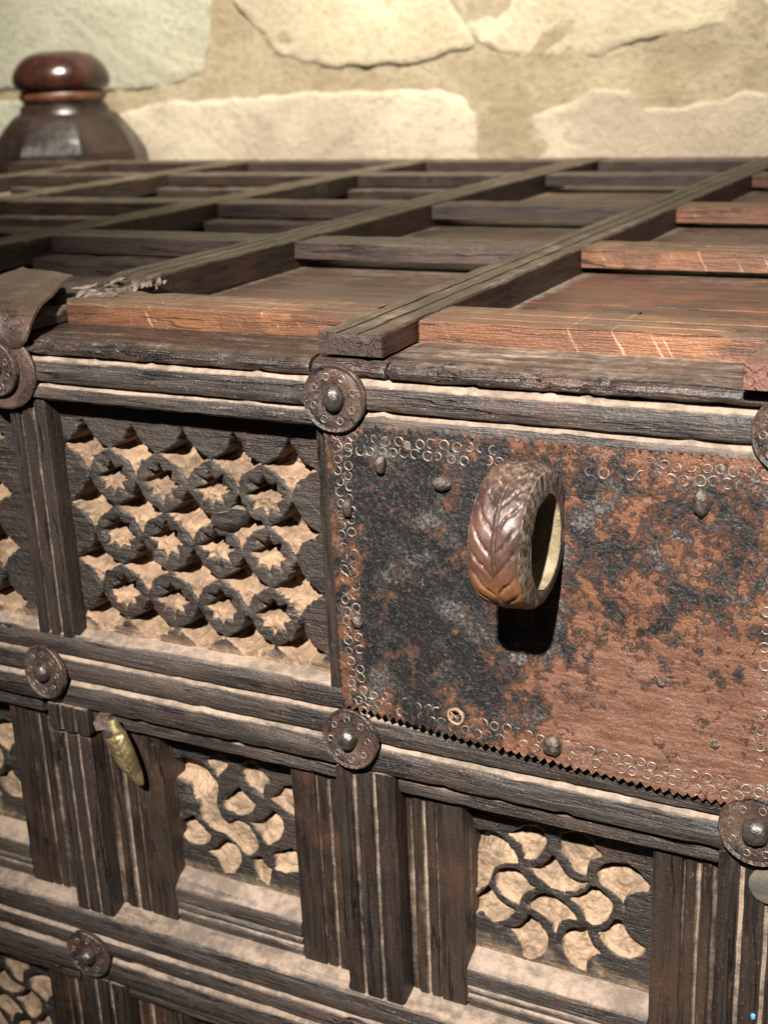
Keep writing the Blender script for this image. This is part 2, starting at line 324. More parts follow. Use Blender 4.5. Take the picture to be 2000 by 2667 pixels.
# outlines measured off the carving (metres, x and z)
PR= [[(0.0678,-0.2914),(0.0751,-0.2853),(0.0822,-0.2839),(0.0884,-0.2853),(0.0938,-0.2899),(0.0977,-0.2948),(0.1007,-0.3025),(0.096,-0.3037),(0.0905,-0.306),(0.0857,-0.3099),(0.0829,-0.315),(0.0816,-0.3205),(0.0792,-0.3247),(0.0734,-0.3293),(0.0668,-0.3351)],[(0.0667,-0.3413),(0.0734,-0.3337),(0.0803,-0.3252),(0.0847,-0.331),(0.091,-0.3353),(0.0981,-0.3373),(0.0969,-0.342),(0.09,-0.3488),(0.0836,-0.3516),(0.0763,-0.3475),(0.0665,-0.3503)],[(0.0943,-0.283),(0.0994,-0.2796),(0.1063,-0.2742),(0.1154,-0.2736),(0.1188,-0.2793),(0.1188,-0.2851),(0.1169,-0.2906),(0.1131,-0.2954),(0.1085,-0.2979),(0.1046,-0.2976),(0.1031,-0.2934),(0.1012,-0.2888),(0.0985,-0.2853)],[(0.1289,-0.2743),(0.1386,-0.2711),(0.1474,-0.2737),(0.1511,-0.2797),(0.1544,-0.2833),(0.1497,-0.2866),(0.1465,-0.2928),(0.1455,-0.2998),(0.1388,-0.2982),(0.1328,-0.2923),(0.129,-0.2858),(0.1276,-0.2804)],[(0.1088,-0.3037),(0.1146,-0.3013),(0.12,-0.2965),(0.1234,-0.291),(0.1268,-0.2947),(0.1305,-0.3004),(0.1358,-0.304),(0.1418,-0.3049),(0.147,-0.3045),(0.1441,-0.3085),(0.1389,-0.3125),(0.1314,-0.3154),(0.1238,-0.3154),(0.1169,-0.3117),(0.1115,-0.3072)],[(0.0861,-0.3119),(0.0929,-0.3088),(0.0999,-0.3078),(0.1038,-0.311),(0.1072,-0.3152),(0.1123,-0.3186),(0.1068,-0.3214),(0.1029,-0.3276),(0.1013,-0.3333),(0.0942,-0.3309),(0.0879,-0.3275),(0.0844,-0.3224),(0.0845,-0.3171)],[(0.1517,-0.2956),(0.1556,-0.2896),(0.1621,-0.2862),(0.17,-0.2854),(0.1772,-0.2879),(0.1823,-0.2931),(0.1848,-0.2964),(0.1846,-0.3006),(0.1768,-0.3032),(0.1719,-0.3074),(0.1684,-0.3151),(0.1654,-0.3101),(0.1595,-0.3059),(0.1536,-0.3034),(0.1517,-0.2997)],[(0.1068,-0.3326),(0.1115,-0.3252),(0.1176,-0.3213),(0.1238,-0.3205),(0.1306,-0.3232),(0.136,-0.3286),(0.1398,-0.3335),(0.133,-0.335),(0.1276,-0.3422),(0.1254,-0.3498),(0.1223,-0.3412),(0.1176,-0.3364),(0.1114,-0.3339)],[(0.1348,-0.3191),(0.1411,-0.3152),(0.1456,-0.311),(0.1481,-0.3065),(0.1529,-0.3069),(0.1581,-0.3105),(0.1619,-0.3161),(0.1616,-0.3237),(0.1569,-0.3306),(0.151,-0.334),(0.1465,-0.3332),(0.1435,-0.329),(0.1397,-0.3224)],[(0.0931,-0.355),(0.1003,-0.3502),(0.1051,-0.3444),(0.1071,-0.339),(0.113,-0.343),(0.1184,-0.3484),(0.1203,-0.3548),(0.1192,-0.3622),(0.1144,-0.3686),(0.1081,-0.3719),(0.1038,-0.3705),(0.103,-0.3654),(0.1003,-0.3591)],[(0.13,-0.3493),(0.133,-0.3432),(0.1391,-0.3401),(0.1451,-0.3392),(0.1474,-0.3441),(0.1505,-0.3509),(0.1558,-0.3541),(0.1498,-0.3577),(0.1465,-0.3635),(0.1458,-0.3699),(0.1385,-0.3686),(0.1331,-0.3633),(0.1296,-0.3564)],[(0.153,-0.339),(0.1592,-0.3346),(0.1635,-0.327),(0.1675,-0.3258),(0.1709,-0.3328),(0.1754,-0.3374),(0.1842,-0.3415),(0.1822,-0.3472),(0.1772,-0.3513),(0.1713,-0.3527),(0.1647,-0.3518),(0.1572,-0.3472)]]
P1= [[(-0.1672,-0.2931),(-0.1607,-0.2857),(-0.1524,-0.2824),(-0.1437,-0.282),(-0.1354,-0.2853),(-0.1298,-0.2915),(-0.1248,-0.2963),(-0.1256,-0.3046),(-0.1267,-0.3154),(-0.1236,-0.3245),(-0.1201,-0.3277),(-0.1118,-0.3231),(-0.1057,-0.3231),(-0.0999,-0.3277),(-0.0946,-0.3361),(-0.0952,-0.3438),(-0.1018,-0.3494),(-0.1079,-0.3479),(-0.1151,-0.3413),(-0.121,-0.3375),(-0.1303,-0.336),(-0.1378,-0.3325),(-0.142,-0.3267),(-0.1435,-0.3179),(-0.1476,-0.3113),(-0.153,-0.3027),(-0.1607,-0.2999),(-0.1663,-0.2997)],[(-0.1326,-0.2806),(-0.1259,-0.2759),(-0.1181,-0.2749),(-0.1142,-0.2785),(-0.1158,-0.2832),(-0.1244,-0.2917),(-0.1269,-0.2864)],[(-0.1032,-0.2782),(-0.0968,-0.2739),(-0.0895,-0.2766),(-0.0832,-0.2817),(-0.0805,-0.2847),(-0.0854,-0.2902),(-0.0872,-0.2979),(-0.0948,-0.2945),(-0.1004,-0.2892),(-0.1029,-0.284)],[(-0.1222,-0.3098),(-0.1164,-0.3055),(-0.1105,-0.2996),(-0.1067,-0.2958),(-0.1029,-0.3001),(-0.0979,-0.3041),(-0.0935,-0.3056),(-0.0963,-0.3118),(-0.1036,-0.317),(-0.1114,-0.3185),(-0.119,-0.3166),(-0.1218,-0.3135)],[(-0.0809,-0.2986),(-0.0737,-0.2918),(-0.0718,-0.2863),(-0.0592,-0.2842),(-0.0598,-0.2922),(-0.0611,-0.3107),(-0.0689,-0.306),(-0.0745,-0.3022)],[(-0.1003,-0.3225),(-0.09,-0.3185),(-0.0843,-0.3134),(-0.0809,-0.3081),(-0.0759,-0.3106),(-0.0726,-0.3157),(-0.0731,-0.3232),(-0.0767,-0.3308),(-0.0855,-0.3368),(-0.0898,-0.3334),(-0.0931,-0.3282)],[(-0.1637,-0.3373),(-0.1556,-0.3338),(-0.1486,-0.3282),(-0.1444,-0.3341),(-0.14,-0.3384),(-0.1344,-0.3416),(-0.1361,-0.3467),(-0.1429,-0.3511),(-0.1511,-0.3524),(-0.1588,-0.3486),(-0.1624,-0.344)],[(-0.1378,-0.3556),(-0.1301,-0.3505),(-0.1263,-0.3442),(-0.1198,-0.3418),(-0.1124,-0.346),(-0.1099,-0.353),(-0.1114,-0.3603),(-0.1167,-0.3672),(-0.124,-0.3695),(-0.1275,-0.3646),(-0.131,-0.3593)],[(-0.1018,-0.3532),(-0.0965,-0.3495),(-0.0926,-0.3492),(-0.0907,-0.3541),(-0.0848,-0.3571),(-0.0866,-0.3644),(-0.0882,-0.3703),(-0.0949,-0.3675),(-0.0998,-0.3619)],[(-0.0826,-0.3436),(-0.0751,-0.3394),(-0.0673,-0.3351),(-0.0602,-0.3393),(-0.0611,-0.3522),(-0.0765,-0.3571),(-0.0821,-0.3556),(-0.0832,-0.3506)]]
WS= {'a':[(-1.8508,0.5657),(-1.3127,0.5247),(-1.0885,0.4983),(-1.1148,0.3024),(-1.1277,0.2345),(-1.1473,0.1723),(-1.2218,0.1519),(-1.3637,0.1428),(-1.5604,0.1542),(-1.9394,0.1585)],'b':[(-1.0656,0.3398),(-1.0651,0.2996),(-1.0345,0.2609),(-1.0037,0.2257),(-0.9721,0.2006),(-0.9278,0.182),(-0.851,0.1745),(-0.7564,0.1725),(-0.6646,0.177),(-0.5794,0.1979),(-0.6038,0.243),(-0.6284,0.2755),(-0.6525,0.3266),(-0.6699,0.4612),(-1.0225,0.4924)],'c':[(-0.6262,0.2754),(-0.6009,0.2429),(-0.5743,0.2002),(-0.5116,0.1826),(-0.4281,0.1732),(-0.3538,0.1728),(-0.3015,0.1924),(-0.2251,0.2038),(-0.1269,0.2126),(-0.1273,0.2479),(-0.1392,0.4143),(-0.6591,0.4603),(-0.6496,0.3264)],'d':[(-1.3696,0.0984),(-1.2532,0.1194),(-1.1436,0.1211),(-1.0033,0.126),(-0.878,0.1295),(-0.7584,0.1276),(-0.6587,0.1262),(-0.6031,0.1169),(-0.578,0.0825),(-0.5736,0.0034),(-0.5756,-0.188),(-1.4315,-0.2135),(-1.3894,0.0232)],'e':[(-0.4685,0.0803),(-0.4349,0.0935),(-0.4004,0.099),(-0.3666,0.1168),(-0.3265,0.1219),(-0.2999,0.1138),(-0.2796,0.0875),(-0.2214,0.0875),(-0.1648,0.097),(-0.1158,0.1058),(-0.0143,0.1089),(0.1005,0.1029),(0.1217,-0.1672),(-0.4673,-0.1848),(-0.4688,0.0028)],'f':[(-1.9433,0.1408),(-1.6053,0.1325),(-1.4156,0.1181),(-1.4096,0.0766),(-1.4572,-0.2143),(-2.0242,-0.2311)],'g':[(-0.0926,0.4102),(-0.0868,0.2456),(-0.0784,0.1772),(-0.0159,0.1348),(0.2072,0.1274),(0.1828,0.3858)]}

# ================================================================ the setting: floor and stone wall
fl = link('floor', build([(-4, -3, -.80), (3, -3, -.80), (3, 1.64, -.80), (-4, 1.64, -.80)], [(0, 1, 2, 3)], 'floor'), 'floor'); fl['kind'] = 'structure'
wall = tag(bpy.data.objects.new('stone_wall', None), 'pale limestone wall with thick sandy mortar joints behind the chest', 'wall'); COL.objects.link(wall); wall.location = (-.6, 1.62, -.80)
WINV = Matrix.Translation((.6, -1.62, .80))
def wpart(name, me, mat, y, x=0, z=0):
    o = link(name, me, mat, wall); o.matrix_parent_inverse = WINV; o.location = (x, y, z); return o
def mortar():
    V, F = [], []; nx, nz = 150, 70
    for i in range(nx+1):
        for j in range(nz+1):
            x, z = -2.6+3.4*i/nx, -.8+1.9*j/nz; q = Vector((x*16, 0, z*16))
            V.append((x, noise.fractal(q, .8, 2, 4)*.0042+noise.noise(q*.25)*.002, z))
    for i in range(nx):
        for j in range(nz): a = i*(nz+1)+j; F.append((a, a+1, a+nz+2, a+nz+1))
    V += [(-2.6, .3, -.8), (.8, .3, -.8), (.8, .3, 1.1), (-2.6, .3, 1.1)]; b = len(V)-4; F.append((b, b+1, b+2, b+3))
    return build(V, F, 'mortar_bed', None, 180)
wpart('mortar_bed', mortar(), 'mortar', 1.6005)
def stone(P, mat, seed, y=1.5965, dep=.06):
    P = rnd_outline(P, .007, .006, seed, 26)
    cx = sum(p[0] for p in P)/len(P); cz = sum(p[1] for p in P)/len(P)
    V, F, n = [], [], len(P)     # concentric rings so that the face can undulate
    rings = [(1.0, dep), (1.0, .004), (.997, .0012), (.988, .0), (.93, 0), (.84, 0), (.7, 0), (.52, 0), (.3, 0)]
    for s, d in rings:
        for x, z in P:
            X, Z = cx+(x-cx)*s, cz+(z-cz)*s; q = Vector((X*7, seed, Z*7))
            V.append((X, d+(noise.fractal(q, .9, 2, 5)*.0045+noise.noise(q*4.3)*.0015 if d < .02 else 0), Z))
    V.append((cx, noise.fractal(Vector((cx*7, seed, cz*7)), .9, 2, 5)*.007, cz))
    for r in range(len(rings)-1):
        for i in range(n): F.append((r*n+i, r*n+(i+1) % n, (r+1)*n+(i+1) % n, (r+1)*n+i))
    b = (len(rings)-1)*n
    for i in range(n): F.append((b+i, b+(i+1) % n, len(V)-1))
    return wpart('stone', build(V, F, 'stone', None, 50), mat, y)
SM = dict(a='stone_green_lit', b='stone', c='stone', d='stone_warm', e='stone_warm', f='stone_green_lit', g='stone')
for i, (k, P) in enumerate(WS.items()): stone(P, SM[k], i*3.7, 1.5965 + (.002 if k == 'c' else 0))
rn = random.Random(4)
for z0, z1, xs in ((.43, .70, (-2.5, -1.9, -1.35, -.75, -.2, .35, .78)), (.73, 1.05, (-2.5, -2.1, -1.5, -.95, -.5, .1, .78)), (-.44, -.27, (-2.5, -1.8, -1.25, -.6, -.05, .4, .78)), (-.78, -.47, (-2.5, -2.0, -1.4, -.8, -.3, .3, .78))):
    for a, b in zip(xs, xs[1:]):
        stone([(a+.02, z0+rn.random()*.02), (b-.02, z0+rn.random()*.02), (b-.03, z1-rn.random()*.02), (a+.03, z1-rn.random()*.02)], rn.choice(['stone', 'stone_warm', 'stone']), rn.random()*90)

# ================================================================ turned post standing behind the chest
fp = tag(bpy.data.objects.new('turned_post', None), 'dark turned wooden post with rounded bun finial behind the chest', 'post'); COL.objects.link(fp)
FC = Vector((-1.372, 1.450, 0)); fp.location = (FC.x, FC.y, -.80)
def fpart(name, me, mat, z=0.):
    o = link(name, me, mat, fp); o.location = (0, 0, .80+z); o.scale = (.82, .82, 1); return o
bun = [(.0, .2235), (.045, .2225), (.072, .2165), (.086, .2090), (.100, .1975), (.110, .183), (.1125, .170), (.108, .158), (.098, .151), (.093, .149), (0, .149)]
fpart('bun', lathe('bun', bun, 48, 'z'), 'finial')
fpart('band', lathe('band', [(0, .149), (.098, .149), (.1005, .145), (.1005, .138), (.098, .134), (0, .134)], 48, 'z'), 'finial_band')
fpart('neck', lathe('neck', [(0, .134), (.094, .134), (.094, .128), (.101, .124), (.103, .115), (.107, .110), (0, .110)], 48, 'z'), 'finial_low')
oct_ = [(.108, .110), (.117, .104), (.138, .084), (.158, .062), (.172, .040), (.177, .012), (.178, -.05), (.178, -.80)]
V, F = [], []
for r, h in oct_:
    for i in range(8): t = R(22.5+45*i-20); V.append((r*math.cos(t)*1.06, r*math.sin(t)*1.06, h))
for j in range(len(oct_)-1):
    for i in range(8): F.append((j*8+i, j*8+(i+1) % 8, (j+1)*8+(i+1) % 8, (j+1)*8+i))
F += [tuple(range(8)), tuple(range((len(oct_)-1)*8, len(oct_)*8))]
bm = bmesh.new(); vs = [bm.verts.new(v) for v in V]; [bm.faces.new([vs[i] for i in f]) for f in F]
bmesh.ops.bevel(bm, geom=[e for e in bm.edges if abs(e.verts[0].co.z-e.verts[1].co.z) > .005], offset=.0025, segments=1, affect='EDGES')
bmesh.ops.subdivide_edges(bm, edges=bm.edges[:], cuts=2, use_grid_fill=True)
for v in bm.verts:
    if v.co.z > -.1: v.co += Vector((fr(v.co, 22), fr(v.co+Vector((3, 3, 3)), 22), 0))*.0025
fpart('octagonal_shaft', finish(bm, 'octagonal_shaft', None, 18), 'finial_low')

# ================================================================ the chest
chest = tag(bpy.data.objects.new('chest', None), 'old dark carved wooden chest with iron plate, studs and pierced dusty panels', 'chest'); COL.objects.link(chest); chest.location = (-.3, .6, -.80)
CINV = Matrix.Translation((.3, -.6, .80))
_link = link
def link(name, me, mat, parent=None):
    o = _link(name, me, mat, parent)
    if parent is chest: o.matrix_parent_inverse = CINV
    return o
XL, XR, YB = -1.36, .80, 1.27
PITCH = .2435
POSTS = [-.224+PITCH*(i+1) if i < 0 else .008+PITCH*i for i in range(-5, 4)]
# carcass behind the joinery
def box(x0, x1, y0, y1, z0, z1, name):
    V = [(x, y, z) for x in (x0, x1) for y in (y0, y1) for z in (z0, z1)]
    return build(V, [(0, 1, 3, 2), (4, 6, 7, 5), (0, 4, 5, 1), (2, 3, 7, 6), (0, 2, 6, 4), (1, 5, 7, 3)], name)
link('carcass', box(XL+.02, XR-.02, .044, YB-.02, -.78, .0, 'carcass'), 'dark_x', chest)
link('plinth', box(XL, XR, .004, YB, -.80, -.735, 'plinth'), 'dark_x', chest)

# -- lid rail with its nosing
P = [(.030, .0100, 0), (.006, .0097, 1.1), (.0030, .0092, 1.3), (.0004, .0072, .9), (-.0013, .0058, .15, .5), (-.0022, .001, 0), (-.0022, -.004, 0), (-.0014, -.0068, 0, .6), (.0016, -.0079, .2), (.0030, -.0088, 1.2),
     (.0006, -.0102, 1.0), (-.0013, -.0112, .15, .5), (-.0026, -.0148, 0), (-.0022, -.0178, 0), (-.0002, -.0196, 0, .5), (.006, -.0204, 0), (.036, -.0206, 0)]
def raildust(s, p):
    k = max(0, min(1, (s-.012)/.03)); return k*(.50 if p[1] < -.0075 else .16 if p[1] < .009 else 0)
rail = sweep('lid_rail', P, 'x', XL, XR, 'rail', chest, .006, .0005, .0008, .004, 1., None, 0, raildust)
N = [(.060, .0100, 0), (.060, .0208, .3), (.020, .0207, .15), (.008, .0203, .05), (.0018, .0192, 0, 1), (-.0014, .0172, 0, 1), (-.0026, .0148, 0, 1), (-.0020, .0122, 0, 1), (.0010, .0103, 0, .6), (.004, .0099, 0)]
for a, b, sd in ((XL, -.0135, 2.), (-.0125, .034, 5.), (.0348, XR, 8.)):
    o = sweep('nosing', N if sd != 5. else [(p[0]+(.0022 if p[0] < .01 else 0), p[1]-.0006)+tuple(p[2:]) for p in N], 'x', a, b, 'nose', rail, .004, .0006, .0006, .006, sd, None, 0, lambda s_, p: (.42 if s_ > .0 else .12) if p[0] > .001 and p[1] > .015 else 0); o.matrix_parent_inverse = CINV.inverted() @ CINV
# -- base rail and the rail below
def rail3(name, z, top, seed, parent, td=1.):
    """three reeds; z = (r1 top, r1 bottom, r2 top, r2 bottom, r3 top, r3 bottom)"""
    a, b, c, d, e, f = z
    P = [(.036, top+.001, .9*td), (.0155, top, 1.3*td), (.0060, top-.004, 1.0*td), (.0022, a+.0012, .8*td), (.0002, a-.0006, .1, .8), (-.0008, (a*2+b)/3, 0), (-.0008, (a+b*2)/3, 0), (.0004, b+.0008, 0, .6), (.0030, b-.0004, .6), (.0034, b-.0014, 1.3),
         (.0014, c+.0016, 1.0), (-.0002, c+.0004, .1, .5), (-.0010, (c*2+d)/3, 0), (-.0010, (c+d*2)/3, 0), (.0002, d+.0008, 0, .6), (.0028, d-.0004, .6), (.0032, d-.0016, 1.3),
         (.0012, e+.0020, 1.0), (-.0002, e+.0006, .1, .5), (-.0014, (e*2+f)/3, 0), (-.0012, (e+f*2)/3, 0), (.0002, f+.0008, 0, .6), (.004, f, 0), (.036, f, 0)]
    return sweep(name, P, 'x', XL, XR, 'rail', parent, .006, .00045, .0007, .004, seed)
rail3('base_rail', (-.1885, -.203, -.2077, -.2216, -.2275, -.243), -.1865, 11., chest)
rail3('middle_rail', (-.4195, -.437, -.442, -.4536, -.4600, -.4775), -.4130, 14., chest, .55)
rail3('bottom_rail', (-.6545, -.672, -.677, -.6886, -.695, -.7125), -.6480, 17., chest, .55)

# -- lid: long battens, cross battens, planks
BX = [(-1.12, .042), (-.84, .043), (-.52, .0425), (-.2505, .043), (.0105, .0405), (.2535, .042), (.497, .042), (.735, .042)]
ZT, ZB = .0347, .0214
def deepen(s, a, b):
    if s > .062 and b < ZB+.0035: b -= .0105
    return a, b
def chew(s, a, b):                      # the gnawed near end beside the iron strap
    if s < .165 and b > .026:
        k = max(0, min(1, (.165-s)/.05)); b -= k*(.004+.010*abs(noise.noise(Vector((s*90, a*120, 3)))))
    return deepen(s, a, b)
for i, (x, wd) in enumerate(BX):
    g = [(x-wd*.17, .0012, .0012), (x+wd*.17, .0012, .0012)]
    y0 = -.011 if abs(x-.2535) < .01 else .0038
    P = [(p[0], p[1])+tuple(p[2:]) for p in board(x-wd/2, x+wd/2, ZB+.0002*(i % 3), ZT+.0004*(i % 2), g, .0013)]
    sweep('long_batten', P, 'y', y0, YB-.01, 'lid_y_red' if y0 < 0 else 'lid_y', chest, .010, .0006, .0010, .004, 20.+i, chew if i == 3 else deepen)
ROWS = [.052, .350, .638, .985, 1.205]; RW = [.050, .050, .050, .05, .055]
for i in range(len(BX)-1):
    x0, x1 = BX[i][0]+BX[i][1]/2+.0006, BX[i+1][0]-BX[i+1][1]/2-.0006
    deep = i < 3; zp = .0020 if deep else (.0105 if i == 3 else .0140)
    for r, (y, wd) in enumerate(zip(ROWS, RW)):
        yy = y + (.012*(2.2-i)*.5 if deep and r else 0) + rn.uniform(-.003, .003)
        g = [(yy+wd*.30, .0013, .0010), (yy+wd*.62, .0013, .0010)]
        dz = rn.uniform(-.0015, -.0004)
        P = board(yy, yy+wd, .0200 if not deep else .0185, ZT+dz, g, .0011)
        sweep('cross_batten', P, 'x', x0, x1, 'lid_x' if (r == 0 or i >= 4) and i > 2 else 'lid_dull', chest, .009, .0004, .0006, .003, 40.+i*7+r)
        if deep:
            sweep('ledge', board(yy-.030, yy+wd-.004, zp-.002, .0165, [], .0012), 'x', x0, x1, 'lid_dull', chest, .012, .0005, .0008, .003, 90.+i*7+r)
    for r in range(len(ROWS)-1):
        ya, yb = ROWS[r]+RW[r]*.5, ROWS[r+1]+.02; c = ya+(yb-ya)*rn.uniform(.42, .6)
        for k, (a, b) in enumerate(((ya, c-.0004), (c+.0004, yb))):
            P = board(a, b, zp-.012, zp+rn.uniform(-.0004, .0004), [], .0008)
            P = [p[:2]+(.75 if (k == 0 and j in (1, 2)) or (k == 1 and j in (3, 4)) else 0,) for j, p in enumerate(P)]
            sweep('lid_plank', P, 'x', x0-.004, x1+.004, ('plank' if i > 3 else 'plank_grey') if not deep else 'lid_dull', chest, .006, .0002, .0004, 0, 130.+i*9+r*2+k, None, .95)
link('lid_back_edge', box(XL, XR, YB-.012, YB+.02, -.02, .0315, 'lid_back_edge'), 'lid_dull', chest)
# square dark peg let into the plank
link('peg', box(.102, .127, .160, .186, .015, .0193, 'peg'), 'lid_y', chest)

# -- posts
def post(x, z0, z1, seed, yf=0., w=.042):
    c = [(x-w*.185, .0021, .0024), (x+w*.155, .0021, .0024)]
    return sweep('post', flipw(board(x-w/2, x+w/2, -.034, -yf, c, .0012)), 'z', z0, z1, 'dark_z', chest, .006, .0004, .0006, .003, seed)
TZ = -.235
for i, x in enumerate(POSTS):
    w_, xx = (.0310, -.2302) if i == 4 else (.042, x-.0005)
    post(xx, -.1895, -.0200, 200.+i, .0004, w_)
    if i == 4:       # the broken post: a short block above, the shaft below, a step back
        post(xx+.002, -.2640, -.2435, 210.+i, -.0015, .036); post(xx+.0015, -.4165, -.2670, 215.+i, .0008, .0335)
    else: post(xx, -.4165, -.2440, 210.+i, .0006)
    post(xx, -.4165+TZ, -.2440+TZ, 230.+i, .0006)

# -- star-pierced panels
def starpanel():
    rg = random.Random(7); holes, cen = [], []
    sx = [-.1775, -.1388, -.1000, -.0605]; sz = [-.0735, -.1125, -.1548]; cx = [-.1972, -.1585, -.1182, -.0800, -.0410]; cz = [-.0530, -.0935, -.1345, -.1755]
    for i, x in enumerate(sx):
        for j, z in enumerate(sz):
            P = []; R0, r0 = .0140*rg.uniform(.90, 1.06), .0086*rg.uniform(.92, 1.1); ph = rg.uniform(-.06, .06)
            big = (i, j) == (2, 1)
            for k in range(16):
                t = ph+math.pi*k/8; r = (R0 if k % 2 == 0 else r0)*rg.uniform(.88, 1.05)*(1.1 if big else 1); P.append((x+r*math.cos(t), z+r*math.sin(t)*.98))
            holes.append(P); cen.append((x, z, .0125, -.12))
    for i, x in enumerate(cx):
        for j, z in enumerate(cz):
            a, b = .0186*rg.uniform(.96, 1.0), .0190*rg.uniform(.94, 1.0); q = .0072*rg.uniform(.9, 1.1); P = []
            for k, (tx, tz) in enumerate(((a, 0), (0, b), (-a, 0), (0, -b))):
                nx_, nz_ = [(a, 0), (0, b), (-a, 0), (0, -b)][(k+1) % 4]
                P.append((x+tx, z+tz)); mx, mz = (q if tx+nx_ > 0 else -q), (q if tz+nz_ > 0 else -q)
                P.append((x+mx, z+mz*.92))
            P = rnd_outline(P, .0015, .0011, i*7+j, 260)
            holes.append(P); cen.append((x, z, .018, -.33))
    return holes, cen
def carve(name, holes, cen, x0, x1, z0, z1, res, bev, wall, d0, d1, lo, n1, seed, rag, zd):
    """a hand-carved board as one relief: worn top face, rounded and chipped lips, steep sides,
    holes deep under each upper lip and silted up with dust towards the lower one"""
    nx, nz = int((x1-x0)/res), int((z1-z0)/res)
    X, Z = np.meshgrid(np.linspace(x0, x1, nx+1), np.linspace(z0, z1, nz+1), indexing='ij')
    sd = np.full(X.shape, .02); own = np.zeros(X.shape, int)
    for k, P in enumerate(holes):
        A = np.array(P); B = np.roll(A, -1, 0); mg = .006
        i_ = slice(max(0, int((A[:, 0].min()-mg-x0)/res)), max(0, int((A[:, 0].max()+mg-x0)/res)+2)); j_ = slice(max(0, int((A[:, 1].min()-mg-z0)/res)), max(0, int((A[:, 1].max()+mg-z0)/res)+2))
        x, z = X[i_, j_][..., None], Z[i_, j_][..., None]
        if x.size == 0: continue
        ex, ez = (B-A)[:, 0], (B-A)[:, 1]; t = np.clip(((x-A[:, 0])*ex+(z-A[:, 1])*ez)/(ex*ex+ez*ez+1e-14), 0, 1)
        dist = np.sqrt(((x-A[:, 0]-t*ex)**2+(z-A[:, 1]-t*ez)**2).min(-1))
        cr = ((A[:, 1] > z) != (B[:, 1] > z)) & (x < ex*(z-A[:, 1])/(ez+1e-14*(ez == 0))+A[:, 0])
        v = np.where(cr.sum(-1) % 2 == 1, -dist, dist); cur = sd[i_, j_]; o_ = own[i_, j_]
        o_[v < cur] = k; own[i_, j_] = o_; sd[i_, j_] = np.minimum(cur, v)
    V, D = [], []
    for i in range(nx+1):
        for j in range(nz+1):
            x, z, s_ = X[i, j], Z[i, j], sd[i, j]
            if s_ > .012: V.append((x, noise.noise(Vector((x*60, seed, z*60)))*.0003, z)); D.append(0.); continue
            q = Vector((x, seed*.01, z)); s_ += noise.noise(q*260)*rag+noise.noise(q*700)*rag*.45
            top = noise.noise(q*70)*.0006+noise.noise(q*300)*.00022
            if s_ > 0:
                ch_ = max(0, noise.noise(q*150+Vector((5, 0, 0)))-.12)*.0032*max(0, 1-s_/.0040)
                b = max(0, 1-s_/bev); V.append((x, top+ch_+bev*.75*b*b, z)); D.append(.25*b)
            else:
                c = cen[own[i, j]]; v = max(-1, min(1, (z-c[1])/c[2])); hx = (x-c[0])/c[2]
                e_ = v-c[3]+noise.noise(Vector((x*260, seed+7, z*90)))*.22+.18*abs(hx); k = max(0, min(1, e_/.22)); k = k*k*(3-2*k)
                d = d0+lo*(.5+.5*min(v, .2))+(d1-d0-lo)*k-.0014*max(0, 1-abs(hx)*1.3)*max(0, 1-abs(v))
                d += noise.fractal(q*170, .8, 2, 4)*n1-max(0, noise.noise(q*95+Vector((4, 4, 4))))*n1*1.3
                w_ = min(1, -s_/(wall*(.55 if v > .1 else 1.1))); w_ = w_*w_*(3-2*w_); d = max(.0006, d)
                V.append((x, top+bev*.75*(1-w_)+d*w_, z)); D.append(min(1.25, .45+1.0*w_))
    n = nz+1; F = [(i*n+j, i*n+j+1, (i+1)*n+j+1, (i+1)*n+j) for i in range(nx) for j in range(nz)]
    me = bpy.data.meshes.new(name); me.from_pydata(V, [], F); me.update()
    a = me.attributes.new('dust', 'FLOAT', 'POINT'); a.data.foreach_set('value', D)
    me.polygons.foreach_set('use_smooth', [True]*len(F)); return me
SH, SC = starpanel()
sp_me = carve('star_panel', SH, SC, -.224, -.008, -.1935, -.014, .00058, .0011, .0016, .0006, .0235, .0055, .0018, 1., .00075, 0)
star = link('star_panel', sp_me, 'star', chest); star.location = (0, .015, 0)
fm = build([(-.012, -.003, -.004), (.010, -.004, .003), (.012, -.001, .008), (-.004, -.003, .005), (-.013, -.001, .002), (-.011, .004, -.006), (.011, .004, -.001), (.012, .005, .006), (-.003, .004, .004), (-.012, .005, .001)],
           [(0, 1, 2, 3, 4), (5, 9, 8, 7, 6), (0, 5, 6, 1), (1, 6, 7, 2), (2, 7, 8, 3), (3, 8, 9, 4), (4, 9, 5, 0)], 'broken_chip', None, 60)
bmx = bmesh.new(); bmx.from_mesh(fm); bmesh.ops.subdivide_edges(bmx, edges=bmx.edges[:], cuts=3, use_grid_fill=True, smooth=.6)
for v in bmx.verts: v.co += Vector((fr(v.co, 200), fr(v.co, 260), fr(v.co+Vector((1, 1, 1)), 200)))*.0007
ch = link('broken_chip', finish(bmx, 'broken_chip', None, 50), 'dark_x', star); ch.location = (-.088, .0015, -.0925)
for i in (-4, -3, -2, 1, 2):
    cptree(star, chest, (PITCH*(i+1)+(.001 if i > 0 else 0), 0, 0))

